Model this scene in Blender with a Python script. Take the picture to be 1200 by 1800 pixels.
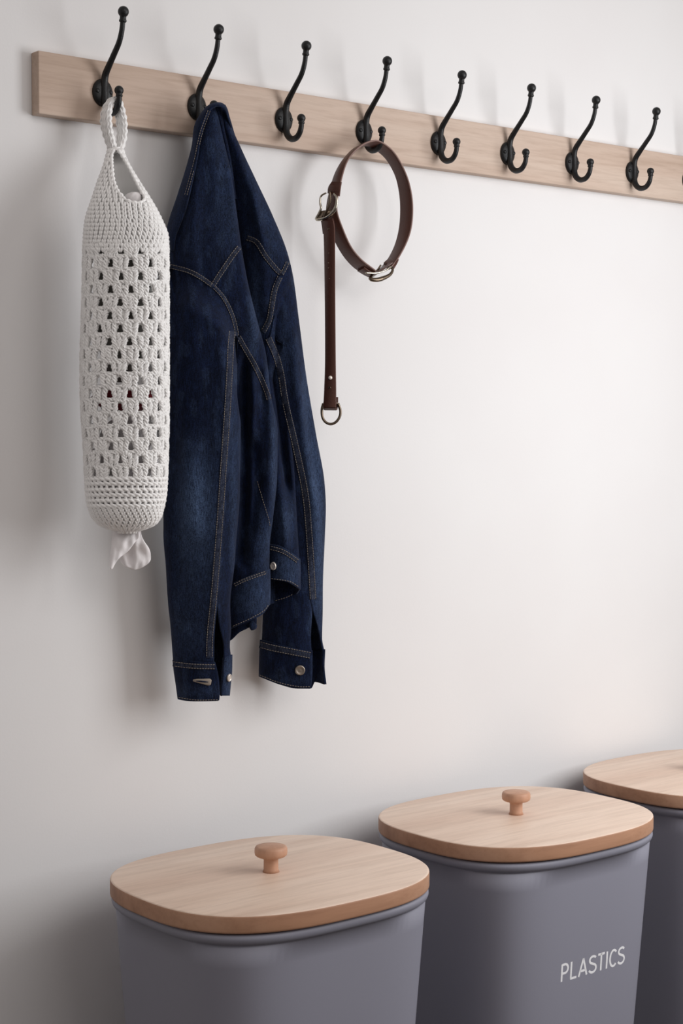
import bpy, bmesh, math, random
import numpy as np
from mathutils import Vector, noise
from mathutils.bvhtree import BVHTree

scene = bpy.context.scene
for o in list(bpy.data.objects):
    bpy.data.objects.remove(o, do_unlink=True)
COL = scene.collection
random.seed(7)
rng = np.random.default_rng(7)

# ------------------------------------------------------------------ camera
FPX, YAW, PITCH = 2925.28, 0.6826, 0.0455
ZC = 1.25
CAM = np.array([0.0, -2.0287, ZC])
cd = bpy.data.cameras.new('camera')
cam = bpy.data.objects.new('camera', cd)
COL.objects.link(cam)
cam.location = CAM
cam.rotation_euler = (math.pi / 2 - PITCH, 0, -YAW)
cd.sensor_fit = 'HORIZONTAL'
cd.sensor_width = 36.0
cd.lens = 36.0 * FPX / 1200.0
cd.clip_start = 0.05
scene.camera = cam

# ------------------------------------------------------------------ world, light, exposure
w = bpy.data.worlds.new('world')
scene.world = w
w.use_nodes = True
w.node_tree.nodes['Background'].inputs[0].default_value = (1.0, 0.925, 0.885, 1)
w.node_tree.nodes['Background'].inputs[1].default_value = 0.36


def area(name, loc, target, sx, sy, power, col):
    ld = bpy.data.lights.new(name, 'AREA')
    ld.shape = 'RECTANGLE'
    ld.size = sx
    ld.size_y = sy
    ld.energy = power
    ld.color = col
    o = bpy.data.objects.new(name, ld)
    COL.objects.link(o)
    o.location = loc
    o.rotation_euler = (Vector(target) - Vector(loc)).to_track_quat('-Z', 'Y').to_euler()
    return o


area('window_daylight', (2.42, -1.25, 1.45), (1.75, 0, 1.17), 0.7, 1.05, 16.2, (0.975, 0.985, 1.0))
area('ceiling_bounce_fill', (1.6, -2.8, 2.6), (1.5, -0.4, 0.8), 2.2, 1.2, 19, (1.0, 0.96, 0.94))  # added overhead fill standing in for ceiling bounce, not an actual lamp panel
scene.view_settings.view_transform = 'Standard'
scene.view_settings.look = 'None'
scene.view_settings.gamma = 1.0
scene.view_settings.use_curve_mapping = False
scene.view_settings.exposure = 0.0

# ------------------------------------------------------------------ geometry helpers
FW = np.array([math.sin(YAW) * math.cos(PITCH), math.cos(YAW) * math.cos(PITCH), -math.sin(PITCH)])
RT = np.array([math.cos(YAW), -math.sin(YAW), 0.0])
UP = np.cross(RT, FW)
WALL_Y = 0.0195


def rays(px, py):
    px = np.asarray(px, float)[..., None]
    py = np.asarray(py, float)[..., None]
    return FW + RT * (px - 600) / FPX - UP * (py - 900) / FPX


def Q(px, py, d):
    """point seen at (px,py), d metres in front of the board face"""
    v = rays(px, py)
    t = (-np.asarray(d, float) - CAM[1]) / v[..., 1]
    return CAM + v * t[..., None]


def depth_of(P):
    return (np.asarray(P) - CAM) @ FW


def curve1(xs, ys):
    """smooth monotone-limited cubic interpolation"""
    xs = np.asarray(xs, float)
    ys = np.asarray(ys, float)
    h = np.diff(xs)
    s = np.diff(ys) / h
    m = np.zeros_like(ys)
    m[0], m[-1] = s[0], s[-1]
    for i in range(1, len(xs) - 1):
        if s[i - 1] * s[i] > 0:
            m[i] = (s[i - 1] * h[i] + s[i] * h[i - 1]) / (h[i] + h[i - 1])
            lim = 2.5 * min(abs(s[i - 1]), abs(s[i]))
            m[i] = max(-lim, min(lim, m[i]))

    def f(x):
        x = np.clip(np.asarray(x, float), xs[0], xs[-1])
        i = np.clip(np.searchsorted(xs, x) - 1, 0, len(h) - 1)
        t = (x - xs[i]) / h[i]
        a, b, da, db = ys[i], ys[i + 1], m[i] * h[i], m[i + 1] * h[i]
        return (a * (2 * t**3 - 3 * t**2 + 1) + da * (t**3 - 2 * t**2 + t)
                + b * (-2 * t**3 + 3 * t**2) + db * (t**3 - t**2))
    return f


def smooth_path(pts, n):
    """Catmull-Rom through points, n samples at even arc length"""
    P = np.asarray(pts, float)
    if len(P) == 2:
        t = np.linspace(0, 1, n)[:, None]
        return P[0] * (1 - t) + P[1] * t
    E = np.vstack([2 * P[0] - P[1], P, 2 * P[-1] - P[-2]])
    out = []
    for i in range(1, len(E) - 2):
        t = np.linspace(0, 1, 24, endpoint=False)[:, None]
        a, b, c, d = E[i - 1], E[i], E[i + 1], E[i + 2]
        out.append(.5 * (2 * b + (c - a) * t + (2 * a - 5 * b + 4 * c - d) * t**2 + (3 * b - a - 3 * c + d) * t**3))
    out.append(P[-1:])
    C = np.vstack(out)
    L = np.concatenate([[0], np.cumsum(np.linalg.norm(np.diff(C, axis=0), axis=1))])
    s = np.linspace(0, L[-1], n)
    return np.stack([np.interp(s, L, C[:, k]) for k in range(C.shape[1])], 1)


class MB:
    def __init__(self):
        self.v, self.f, self.n = [], [], 0

    def add(self, v, f):
        v = np.asarray(v, float).reshape(-1, 3)
        self.v.append(v)
        b = self.n
        self.f += [tuple(i + b for i in q) for q in f]
        self.n += len(v)
        return self

    def grid(self, G, closed_u=False, flip=False):
        nv, nu = G.shape[:2]
        f = []
        for j in range(nv - 1):
            for i in range(nu if closed_u else nu - 1):
                k = (i + 1) % nu
                q = (j * nu + i, j * nu + k, (j + 1) * nu + k, (j + 1) * nu + i)
                f.append(q[::-1] if flip else q)
        return self.add(G.reshape(-1, 3), f)

    def tube(self, P, r, sides=8, ref=None, closed=False, flat=1.0, caps=True):
        P = np.asarray(P, float)
        n = len(P)
        r = np.broadcast_to(np.asarray(r, float), (n,))
        if closed:
            T = np.roll(P, -1, 0) - np.roll(P, 1, 0)
        else:
            T = np.gradient(P, axis=0)
        T /= np.linalg.norm(T, axis=1)[:, None] + 1e-12
        if ref is None:
            a = T.mean(0)
            k = np.argmin(abs(T).max(0))
            ref = np.zeros(3)
            ref[k] = 1.0
        ref = np.broadcast_to(np.asarray(ref, float), (n, 3))
        B = np.cross(T, ref)
        B /= np.linalg.norm(B, axis=1)[:, None] + 1e-12
        N = np.cross(B, T)
        th = np.linspace(0, 2 * np.pi, sides, endpoint=False)
        G = P[:, None] + r[:, None, None] * (np.cos(th)[None, :, None] * B[:, None] + flat * np.sin(th)[None, :, None] * N[:, None])
        b = self.n
        if closed:
            G = np.concatenate([G, G[:1]], 0)
        self.grid(G, closed_u=True)
        if caps and not closed:
            self.f.append(tuple(b + i for i in range(sides))[::-1])
            self.f.append(tuple(b + (n - 1) * sides + i for i in range(sides)))
        return self

    def box(self, lo, hi):
        x0, y0, z0 = lo
        x1, y1, z1 = hi
        v = [(x0, y0, z0), (x1, y0, z0), (x1, y1, z0), (x0, y1, z0), (x0, y0, z1), (x1, y0, z1), (x1, y1, z1), (x0, y1, z1)]
        return self.add(v, [(0, 3, 2, 1), (4, 5, 6, 7), (0, 1, 5, 4), (1, 2, 6, 5), (2, 3, 7, 6), (3, 0, 4, 7)])

    def lathe(self, prof, c, axis=(0, 0, 1), seg=24, xdir=None, ex=1.0, ey=1.0):
        a = np.asarray(axis, float)
        a = a / np.linalg.norm(a)
        u = np.asarray(xdir, float) if xdir is not None else np.cross(a, (0.31, 0.87, 0.37))
        u = u - a * (u @ a)
        u /= np.linalg.norm(u)
        v = np.cross(a, u)
        th = np.linspace(0, 2 * np.pi, seg, endpoint=False)
        G = np.array([[np.asarray(c) + a * z + r * (u * math.cos(t) * ex + v * math.sin(t) * ey) for t in th] for r, z in prof])
        b = self.n
        self.grid(G, closed_u=True)
        self.f.append(tuple(b + i for i in range(seg))[::-1])
        self.f.append(tuple(b + (len(prof) - 1) * seg + i for i in range(seg)))
        return self


W0 = {}


def link(o, label=None, cat=None, group=None, kind=None):
    COL.objects.link(o)
    if label: o['label'] = label
    if cat: o['category'] = cat
    if group: o['group'] = group
    if kind: o['kind'] = kind
    return o


def thing(name, loc, label, cat, group=None):
    o = bpy.data.objects.new(name, None)
    o.empty_display_size = 0.05
    o.location = loc
    link(o, label, cat, group)
    W0[o] = np.array(loc, float)
    return o


def mk(name, mb, mat, parent=None, label=None, cat=None, group=None, kind=None, smooth=True, origin=None,
       solid=0, bevel=0, sub=0, angle=None, fade_lit=None):
    V = np.vstack(mb.v)
    org = np.array(origin, float) if origin is not None else (W0[parent] if parent is not None else np.zeros(3))
    me = bpy.data.meshes.new(name)
    me.from_pydata((V - org).tolist(), [], mb.f)
    if fade_lit is not None:
        at = me.attributes.new('fade_lit', 'FLOAT', 'POINT')
        at.data.foreach_set('value', np.asarray(fade_lit, np.float32))
    bm = bmesh.new()
    bm.from_mesh(me)
    bmesh.ops.recalc_face_normals(bm, faces=bm.faces)
    bm.to_mesh(me)
    bm.free()
    me.update()
    if smooth:
        me.polygons.foreach_set('use_smooth', [True] * len(me.polygons))
        if angle:
            me.set_sharp_from_angle(angle=angle)
    me.materials.append(mat)
    o = bpy.data.objects.new(name, me)
    link(o, label, cat, group, kind)
    W0[o] = org
    if parent is not None:
        o.parent = parent
        o.location = org - W0[parent]
    else:
        o.location = org
    if sub:
        m = o.modifiers.new('subdivision', 'SUBSURF')
        m.levels = m.render_levels = sub
    if solid:
        m = o.modifiers.new('thickness', 'SOLIDIFY')
        m.thickness = solid
        m.offset = -1
    if bevel:
        m = o.modifiers.new('bevel', 'BEVEL')
        m.width = bevel
        m.segments = 3
        m.limit_method = 'ANGLE'
    return o


# ------------------------------------------------------------------ materials
def srgb(r, g, b):
    return tuple(((c / 255) / 12.92 if c / 255 <= .04045 else ((c / 255 + .055) / 1.055)**2.4) for c in (r, g, b)) + (1,)


class NT:
    def __init__(self, name):
        self.m = bpy.data.materials.new(name)
        self.m.use_nodes = True
        self.t = self.m.node_tree
        self.b = self.t.nodes['Principled BSDF']

    def n(self, typ, **kw):
        nd = self.t.nodes.new(typ)
        for k, v in kw.items():
            if k.startswith('i_'):
                nd.inputs[k[2:].replace('_', ' ')].default_value = v
            else:
                setattr(nd, k, v)
        return nd

    def l(self, a, b):
        self.t.links.new(a, b)

    def coords(self, scale=(1, 1, 1), kind='Object'):
        tc = self.n('ShaderNodeTexCoord')
        mp = self.n('ShaderNodeMapping')
        mp.inputs['Scale'].default_value = scale
        self.l(tc.outputs[kind], mp.inputs['Vector'])
        return mp.outputs['Vector']

    def noise(self, vec, scale, detail=4, rough=.55, dist=0):
        nd = self.n('ShaderNodeTexNoise')
        nd.inputs['Scale'].default_value = scale
        nd.inputs['Detail'].default_value = detail
        nd.inputs['Roughness'].default_value = rough
        nd.inputs['Distortion'].default_value = dist
        self.l(vec, nd.inputs['Vector'])
        return nd.outputs['Fac']

    def ramp(self, fac, stops):
        nd = self.n('ShaderNodeValToRGB')
        e = nd.color_ramp.elements
        e[0].position, e[0].color = stops[0]
        e[1].position, e[1].color = stops[-1]
        for p, c in stops[1:-1]:
            k = e.new(p)
            k.color = c
        self.l(fac, nd.inputs['Fac'])
        return nd.outputs['Color']

    def mix(self, fac, a, b, mode='MIX'):
        nd = self.n('ShaderNodeMix', data_type='RGBA', blend_type=mode)
        for s, v in ((0, fac), (6, a), (7, b)):
            if hasattr(v, 'links'):
                self.l(v, nd.inputs[s])
            else:
                nd.inputs[s].default_value = v
        return nd.outputs[2]

    def bump(self, h, strength, dist=.001):
        nd = self.n('ShaderNodeBump')
        nd.inputs['Strength'].default_value = strength
        nd.inputs['Distance'].default_value = dist
        self.l(h, nd.inputs['Height'])
        self.l(nd.outputs['Normal'], self.b.inputs['Normal'])

    def set(self, **kw):
        for k, v in kw.items():
            s = self.b.inputs[k.replace('_', ' ')]
            if hasattr(v, 'links'):
                self.l(v, s)
            else:
                s.default_value = v
        return self


def m_wall():
    a = NT('wall_paint')
    v = a.coords()
    f = a.noise(v, 3.0, 3)
    c = a.ramp(f, [(.3, srgb(227, 225, 225)), (.7, srgb(230, 229, 229))])
    a.set(Base_Color=c, Roughness=.85)
    a.b.inputs['Specular IOR Level'].default_value = .25
    a.bump(a.noise(v, 260, 3), .12, .001)
    return a.m


def m_wood(name, c0, c1, c2, scale=(5, 60, 60), rough=.5, off=0, rotz=0):
    a = NT(name)
    tc = a.n('ShaderNodeTexCoord')
    mp = a.n('ShaderNodeMapping')
    mp.inputs['Scale'].default_value = scale
    mp.inputs['Location'].default_value = (off, off * 1.7, off * .6)
    mp.inputs['Rotation'].default_value = (0, 0, rotz)
    a.l(tc.outputs['Object'], mp.inputs['Vector'])
    v = mp.outputs['Vector']
    big = a.noise(v, .28, 3, .5, .6)
    fine = a.noise(v, 2.6, 6, .68, .3)
    col = a.ramp(big, [(.3, c0), (.5, c1), (.72, c2)])
    fr = a.ramp(fine, [(.32, (.74, .70, .67, 1)), (.56, (1, 1, 1, 1))])
    col = a.mix(.55, col, fr, 'MULTIPLY')
    a.set(Base_Color=col, Roughness=rough)
    a.b.inputs['Specular IOR Level'].default_value = .35
    a.bump(fine, .15, .0006)
    return a.m


def m_plain(name, c, rough=.5, metal=0, bump=0, bscale=300, bdist=.0005, spec=.5, dark=.86):
    a = NT(name)
    v = a.coords()
    f = a.noise(v, bscale, 3)
    dk = tuple(x * dark for x in c[:3]) + (1,)
    a.set(Base_Color=a.mix(f, dk, c), Roughness=rough, Metallic=metal)
    a.b.inputs['Specular IOR Level'].default_value = spec
    if bump:
        a.bump(f, bump, bdist)
    return a.m


def m_denim(name, dark, mid, pale):
    a = NT(name)
    v = a.coords((1, 1, .18))
    fine = a.mix(.5, a.noise(a.coords((1, 1, .10)), 1100, 2, .6), a.noise(a.coords((1, 1, .8)), 780, 2, .7))
    v2 = a.coords((1, 1, .3))
    mids = a.noise(v2, 160, 3, .6)
    tw = a.n('ShaderNodeTexWave', wave_type='BANDS', bands_direction='DIAGONAL')
    tw.inputs['Scale'].default_value = 420
    tw.inputs['Distortion'].default_value = 2.0
    a.l(a.coords(), tw.inputs['Vector'])
    big = a.noise(a.coords((1, 1, .45)), 14, 4, .6)
    c = a.ramp(mids, [(.25, dark), (.75, mid)])
    at = a.n('ShaderNodeAttribute', attribute_name='fade_lit')  # worn fading together with painted-in lit zones
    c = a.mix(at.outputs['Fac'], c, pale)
    sp = a.ramp(fine, [(.40, (.30, .30, .34, 1)), (.62, (2.0, 2.0, 1.95, 1))])
    c = a.mix(.9, c, sp, 'MULTIPLY')
    bg = a.ramp(big, [(.3, (.84, .84, .86, 1)), (.7, (1.08, 1.08, 1.06, 1))])
    c = a.mix(1.0, c, bg, 'MULTIPLY')
    a.set(Base_Color=c, Roughness=.92)
    a.b.inputs['Specular IOR Level'].default_value = .12
    a.b.inputs['Sheen Weight'].default_value = .10
    a.b.inputs['Sheen Tint'].default_value = (.6, .7, 1, 1)
    h = a.mix(.5, tw.outputs['Color'], fine)
    a.bump(h, .35, .0006)
    return a.m


M = {}
M['wall'] = m_wall()
M['floor'] = m_wood('floor_boards', srgb(62, 50, 42), srgb(74, 60, 50), srgb(86, 70, 58), (3, 30, 30))
M['board'] = m_wood('board_wood', srgb(184, 161, 144), srgb(197, 175, 159), srgb(206, 187, 172), (4, 60, 60), .6)
M['lid'] = m_wood('lid_wood', srgb(218, 190, 170), srgb(229, 205, 186), srgb(237, 216, 199), (3, 34, 34), .42, 3)
M['knob'] = m_wood('knob_wood', srgb(190, 146, 120), srgb(200, 158, 132), srgb(208, 168, 144), (40, 40, 8), .5, 7)
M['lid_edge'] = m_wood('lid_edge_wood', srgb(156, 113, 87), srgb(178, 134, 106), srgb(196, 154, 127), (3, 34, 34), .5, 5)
M['iron'] = m_plain('black_iron', (.012, .0125, .014, 1), .42, .3, .5, 500, .0006)
M['bin'] = m_plain('grey_powder_coat', srgb(144, 144, 157), .55, 0, .05, 1500, .0002, .4)
M['print'] = m_plain('white_print', srgb(245, 245, 248), .6)
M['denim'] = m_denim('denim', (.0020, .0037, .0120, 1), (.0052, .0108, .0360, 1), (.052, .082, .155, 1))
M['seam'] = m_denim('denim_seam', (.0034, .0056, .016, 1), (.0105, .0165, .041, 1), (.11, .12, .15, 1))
M['thread'] = m_plain('tan_thread', srgb(150, 139, 128), .8)
M['button'] = m_plain('aged_metal', srgb(150, 140, 130), .4, .8, .4, 900, .0005)
M['pale_button'] = m_plain('pale_metal', srgb(225, 215, 205), .35, .4, .2, 900, .0004)
M['leather'] = m_plain('brown_leather', srgb(82, 46, 35), .40, 0, .5, 420, .0006, .45)
M['leather_in'] = m_plain('raw_leather_back', srgb(92, 76, 72), .75, 0, .6, 700, .0006, .3)
M['leather_edge'] = m_plain('leather_edge', srgb(140, 112, 104), .6)
M['steel'] = m_plain('nickel', srgb(190, 182, 168), .22, 1.0, .15, 400, .0004)
M['brass'] = m_plain('old_brass', srgb(120, 106, 92), .32, 1.0, .25, 300, .0005)
M['yarn'] = m_plain('white_cotton_yarn', srgb(255, 254, 253), .95, 0, .4, 1400, .0006, .1, .98)
M['yarn'].node_tree.nodes['Principled BSDF'].inputs['Sheen Weight'].default_value = .8
M['yarn'].node_tree.nodes['Principled BSDF'].inputs['Sheen Roughness'].default_value = .6
M['film'] = m_plain('white_plastic_film', srgb(244, 240, 241), .6, 0, .25, 60, .002, .3)
M['grey_film'] = m_plain('grey_plastic_film', srgb(150, 147, 142), .4, 0, .5, 60, .003, .5)
M['red_film'] = m_plain('red_plastic_film', srgb(140, 30, 45), .4, 0, .5, 60, .003, .5)

# ------------------------------------------------------------------ room
mb = MB().box((-3.5, WALL_Y, 0), (7.0, WALL_Y + .12, 2.9))
mk('wall_back', mb, M['wall'], label='plain off-white plaster wall behind the rack and the bins', kind='structure', smooth=False)
mb = MB().box((-3.5, -4.5, -.1), (7.0, WALL_Y + .12, 0))
mk('floor', mb, M['floor'], label='dark wooden floor under the bins', kind='structure', smooth=False)

# ------------------------------------------------------------------ coat rack
X0, STEP, ZB = 1.2194, 0.1581, 0.478 + ZC
BX0, BX1, BZT, BH = 1.1198, 2.66, 0.5224 + ZC, 0.085
rack = thing('coat_rack', (BX0, WALL_Y, BZT - BH), 'long pale wooden wall rail with a row of black double coat hooks', 'coat rack')
mb = MB().box((BX0, 0, BZT - BH), (BX1, WALL_Y, BZT))
mk('board', mb, M['board'], rack, bevel=.0018, smooth=False)

prof = [(-.0573, .5786), (-.0554, .5653), (-.0527, .5533), (-.0457, .5394), (-.0332, .5263), (-.0187, .5119), (-.0096, .5017),
        (-.0066, .4913), (-.0066, .4786), (-.0070, .4656), (-.0105, .4545), (-.0205, .4468), (-.033, .4472), (-.0414, .4543), (-.0450, .4638), (-.0448, .4743)]
hp = smooth_path([(0, y, z + ZC - ZB) for y, z in prof], 70)
s = np.linspace(0, 1, 70)
hr = np.interp(s, [0, .1, .35, .5, .6, .75, .9, 1], [.0034, .0036, .0042, .0050, .0054, .0050, .0042, .0036])


def make_hook(first):
    org = np.array([X0, 0, ZB])
    st = MB().tube(hp + org, hr, 12, ref=(1, 0, 0))
    h = mk('hook', st, M['iron'], rack, origin=org)
    pl = MB().lathe([(.0001, -.0075), (.007, -.0072), (.0115, -.0062), (.0145, -.0045), (.0158, -.0025), (.016, 0)], org, (0, 1, 0), 32, (1, 0, 0), 1.0, 1.2)
    mk('base_plate', pl, M['iron'], h)
    top = hp[0] + org
    ax = hp[0] - hp[4]
    ball = [(.0036, -.0145), (.0050, -.0135), (.0054, -.0118), (.0046, -.0102), (.0044, -.0088)] + \
           [(.0076 * math.sin(a), -.0076 * math.cos(a)) for a in np.linspace(.62, math.pi - .01, 12)]
    mk('knob', MB().lathe(ball, top, ax, 20), M['iron'], h)
    end = hp[-1] + org
    ax = hp[-1] - hp[-4]
    ball = [(.0037, -.009), (.0050, -.0078), (.0047, -.0066)] + [(.0064 * math.sin(a), -.0064 * math.cos(a)) for a in np.linspace(.75, math.pi - .01, 11)]
    mk('knob', MB().lathe(ball, end, ax, 18), M['iron'], h)
    for sx in (-1, 1):
        c = org + np.array([sx * .0105, -.0058, .001])
        mk('screw', MB().lathe([(.0032, 0), (.003, .0012), (.0018, .002), (.0001, .0022)], c, (0, -1, 0), 12), M['iron'], h)
    return h


hook0 = make_hook(True)
for k in range(1, 9):
    h = hook0.copy()
    COL.objects.link(h)
    h.parent = rack
    h.location = Vector((X0 + STEP * k, 0, ZB)) - Vector(W0[rack])
    for ch in [c for c in hook0.children]:
        c = ch.copy()
        COL.objects.link(c)
        c.parent = h

# ------------------------------------------------------------------ bins
NEXP = 2.74
TH = np.linspace(0, 2 * np.pi, 128, endpoint=False)
sup = (abs(np.cos(TH))**NEXP + abs(np.sin(TH))**NEXP)**(-1 / NEXP)
SX, SY = sup * np.cos(TH), sup * np.sin(TH)
LA, LB, LZ, LT = .206, .1783, -.5841 + ZC, .0225
RIMZ = LZ - LT - .0025


def ring(c, a, b, z, n=None):
    if n is None:
        return np.stack([c[0] + a * SX, c[1] + b * SY, np.full_like(SX, z)], 1)
    k = (abs(np.cos(TH))**n + abs(np.sin(TH))**n)**(-1 / n)
    return np.stack([c[0] + a * k * np.cos(TH), c[1] + b * k * np.sin(TH), np.full_like(SX, z)], 1)


def capped(mb, rows):
    G = np.array(rows)
    b = mb.n
    n = G.shape[1]
    mb.grid(G, closed_u=True)
    mb.f.append(tuple(b + i for i in range(n))[::-1])
    mb.f.append(tuple(b + (len(G) - 1) * n + i for i in range(n)))
    return mb


def body_scale(z):
    return -.016 - .066 * (RIMZ - .015 - z)


def make_bin(cx, cy, label):
    c = (cx, cy)
    t = thing('lidded_bin', (cx, cy, 0), label, 'bin', 'grey recycling bins along the wall')
    rows = []
    for z in np.concatenate([[0.0, .004], np.linspace(.02, RIMZ - .017, 24)]):
        g = body_scale(z) - (.006 if z < .003 else 0)
        rows.append(ring(c, LA + g - .003, LB + g - .003, z, 4.0))
    # lip
    for g, z in ((-.0155, RIMZ - .0155), (-.0118, RIMZ - .0135), (-.0085, RIMZ - .0105), (-.007, RIMZ - .006), (-.0072, RIMZ - .002), (-.010, RIMZ), (-.016, RIMZ), (-.02, RIMZ - .004)):
        rows.append(ring(c, LA + g, LB + g, z, 3.15))
    body = mk('body', capped(MB(), rows), M['bin'], t)
    rows = []
    for g, z in ((-.014, LZ - LT - .006), (-.014, LZ - LT - .0005), (-.0015, LZ - LT), (-.0004, LZ - LT + .001), (0, LZ - LT + .003), (0, LZ - .003), (-.0004, LZ - .0011), (-.0014, LZ - .0003), (-.003, LZ)):
        rows.append(ring(c, LA + g, LB + g, z))
    lid = mk('lid', capped(MB(), rows), M['lid'], t, label='pale wooden lid', angle=.9)
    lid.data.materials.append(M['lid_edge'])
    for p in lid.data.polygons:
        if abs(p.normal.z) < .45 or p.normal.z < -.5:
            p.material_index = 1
    kp = [(.0115, 0), (.0100, .004), (.0098, .016), (.0105, .0195), (.0190, .0215), (.0215, .0235), (.0222, .027), (.0220, .032), (.0208, .0345), (.018, .0355), (.0001, .036)]
    mk('knob', MB().lathe(kp, (cx, cy, LZ - .0003), (0, 0, 1), 36), M['knob'], lid, label='turned wooden knob')
    return t, body


GAP = .0753
bins = [make_bin(1.3212, -GAP - LB, 'unlettered grey bin with a pale wooden lid, directly below the denim jacket'),
        make_bin(1.3212 + .4978, -GAP + .0343 - LB, 'grey bin with white printed word PLASTICS and a wooden lid, middle of the row'),
        make_bin(1.3212 + .9902, -GAP + .0624 - LB, 'grey bin with wooden lid cut off by the right edge, farthest of the row')]
# lettering
bt, bb = bins[1]
V = [v.co + Vector(W0[bb]) for v in bb.data.vertices]
bvh = BVHTree.FromPolygons(V, [tuple(p.vertices) for p in bb.data.polygons])


def cast(bv, px, py):
    d = Vector(rays(px, py)).normalized()
    return bv.ray_cast(Vector(CAM), d)


def arc(cx, cy, rx, ry, a0, a1, n=12):
    return [(cx + rx * math.cos(math.radians(a)), cy + ry * math.sin(math.radians(a))) for a in np.linspace(a0, a1, n)]


S_ = arc(.26, .76, .22, .20, 30, 250, 14) + arc(.26, .27, .24, .235, 75, -160, 16)
LET = {'P': (.50, [[(.06, 0), (.06, 1)], [(.06, .96), (.25, .96)] + arc(.25, .71, .20, .25, 80, -80, 10) + [(.06, .46)]]),
       'L': (.46, [[(.06, 1), (.06, .045)], [(.02, .045), (.44, .045)]]),
       'A': (.58, [[(.02, 0), (.29, 1)], [(.29, 1), (.56, 0)], [(.12, .30), (.46, .30)]]),
       'S': (.50, [S_]),
       'T': (.46, [[(.23, 0), (.23, 1)], [(0, .955), (.46, .955)]]),
       'I': (.13, [[(.065, 0), (.065, 1)]]),
       'C': (.52, [arc(.30, .5, .25, .47, 45, 315, 20)])}
p_bl = np.array(cast(bvh, 984.5, 1728)[0])
p_tl = np.array(cast(bvh, 984.5, 1697.5)[0])
p_br = np.array(cast(bvh, 1096, 1691)[0])
hgt = p_tl[2] - p_bl[2]
total = sum(LET[c][0] for c in 'PLASTICS') + .11 * 7
xs_ = (p_br[0] - p_bl[0]) / total
zbase = (p_bl[2] + p_br[2]) / 2
lt = MB()
cur = 0
sw = .135


def onbin(x, z):
    r = bvh.ray_cast(Vector((x, -1.5, z)), Vector((0, 1, 0)))
    return np.array(r[0]) + np.array([0, -.00018, 0])


for ch in 'PLASTICS':
    wd, strokes = LET[ch]
    for st in strokes:
        Pp = np.array(st, float)
        Pp = np.stack([(Pp[:, 0] + cur) * xs_ + p_bl[0], Pp[:, 1] * hgt + zbase], 1)
        if len(Pp) == 2:
            Pp = Pp[0] + (Pp[1] - Pp[0]) * np.linspace(0, 1, 6)[:, None]
        T = np.gradient(Pp, axis=0)
        T /= np.linalg.norm(T, axis=1)[:, None]
        Nn = np.stack([-T[:, 1], T[:, 0]], 1) * hgt * sw / 2
        G = np.array([[onbin(*(p + n)), onbin(*(p - n))] for p, n in zip(Pp, Nn)])
        lt.grid(G)
    cur += wd + .11
mk('lettering', lt, M['print'], bb, label='white printed capital letters PLASTICS')

# ------------------------------------------------------------------ denim jacket
HK2 = np.array([X0 + STEP, 0, ZB])
jk = thing('denim_jacket', tuple(Q(430, 1130, .06)), 'dark indigo denim jacket with tan stitching hanging from the second hook', 'jacket')
JV, JF = [], []           # accumulated geometry for seam placement


def bank(mb):
    b = sum(len(v) for v in JV)
    for v in mb.v:
        JV.append(v)
    JF.extend([tuple(i + b for i in q) for q in mb.f])


def build_bvh(mbs):
    V, Fc, b = [], [], 0
    for m_ in mbs:
        v = np.vstack(m_.v)
        V += [Vector(x) for x in v]
        Fc += [tuple(i + b for i in q) for q in m_.f]
        b += len(v)
    return BVHTree.FromPolygons(V, Fc)


def wr(px, py, seed, sx=26., sy=150., amp=1.0):
    return np.array([noise.noise(Vector((x / sx + seed, y / sy, seed * 3.1))) * amp for x, y in zip(np.ravel(px), np.ravel(py))]).reshape(np.shape(px))


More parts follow.
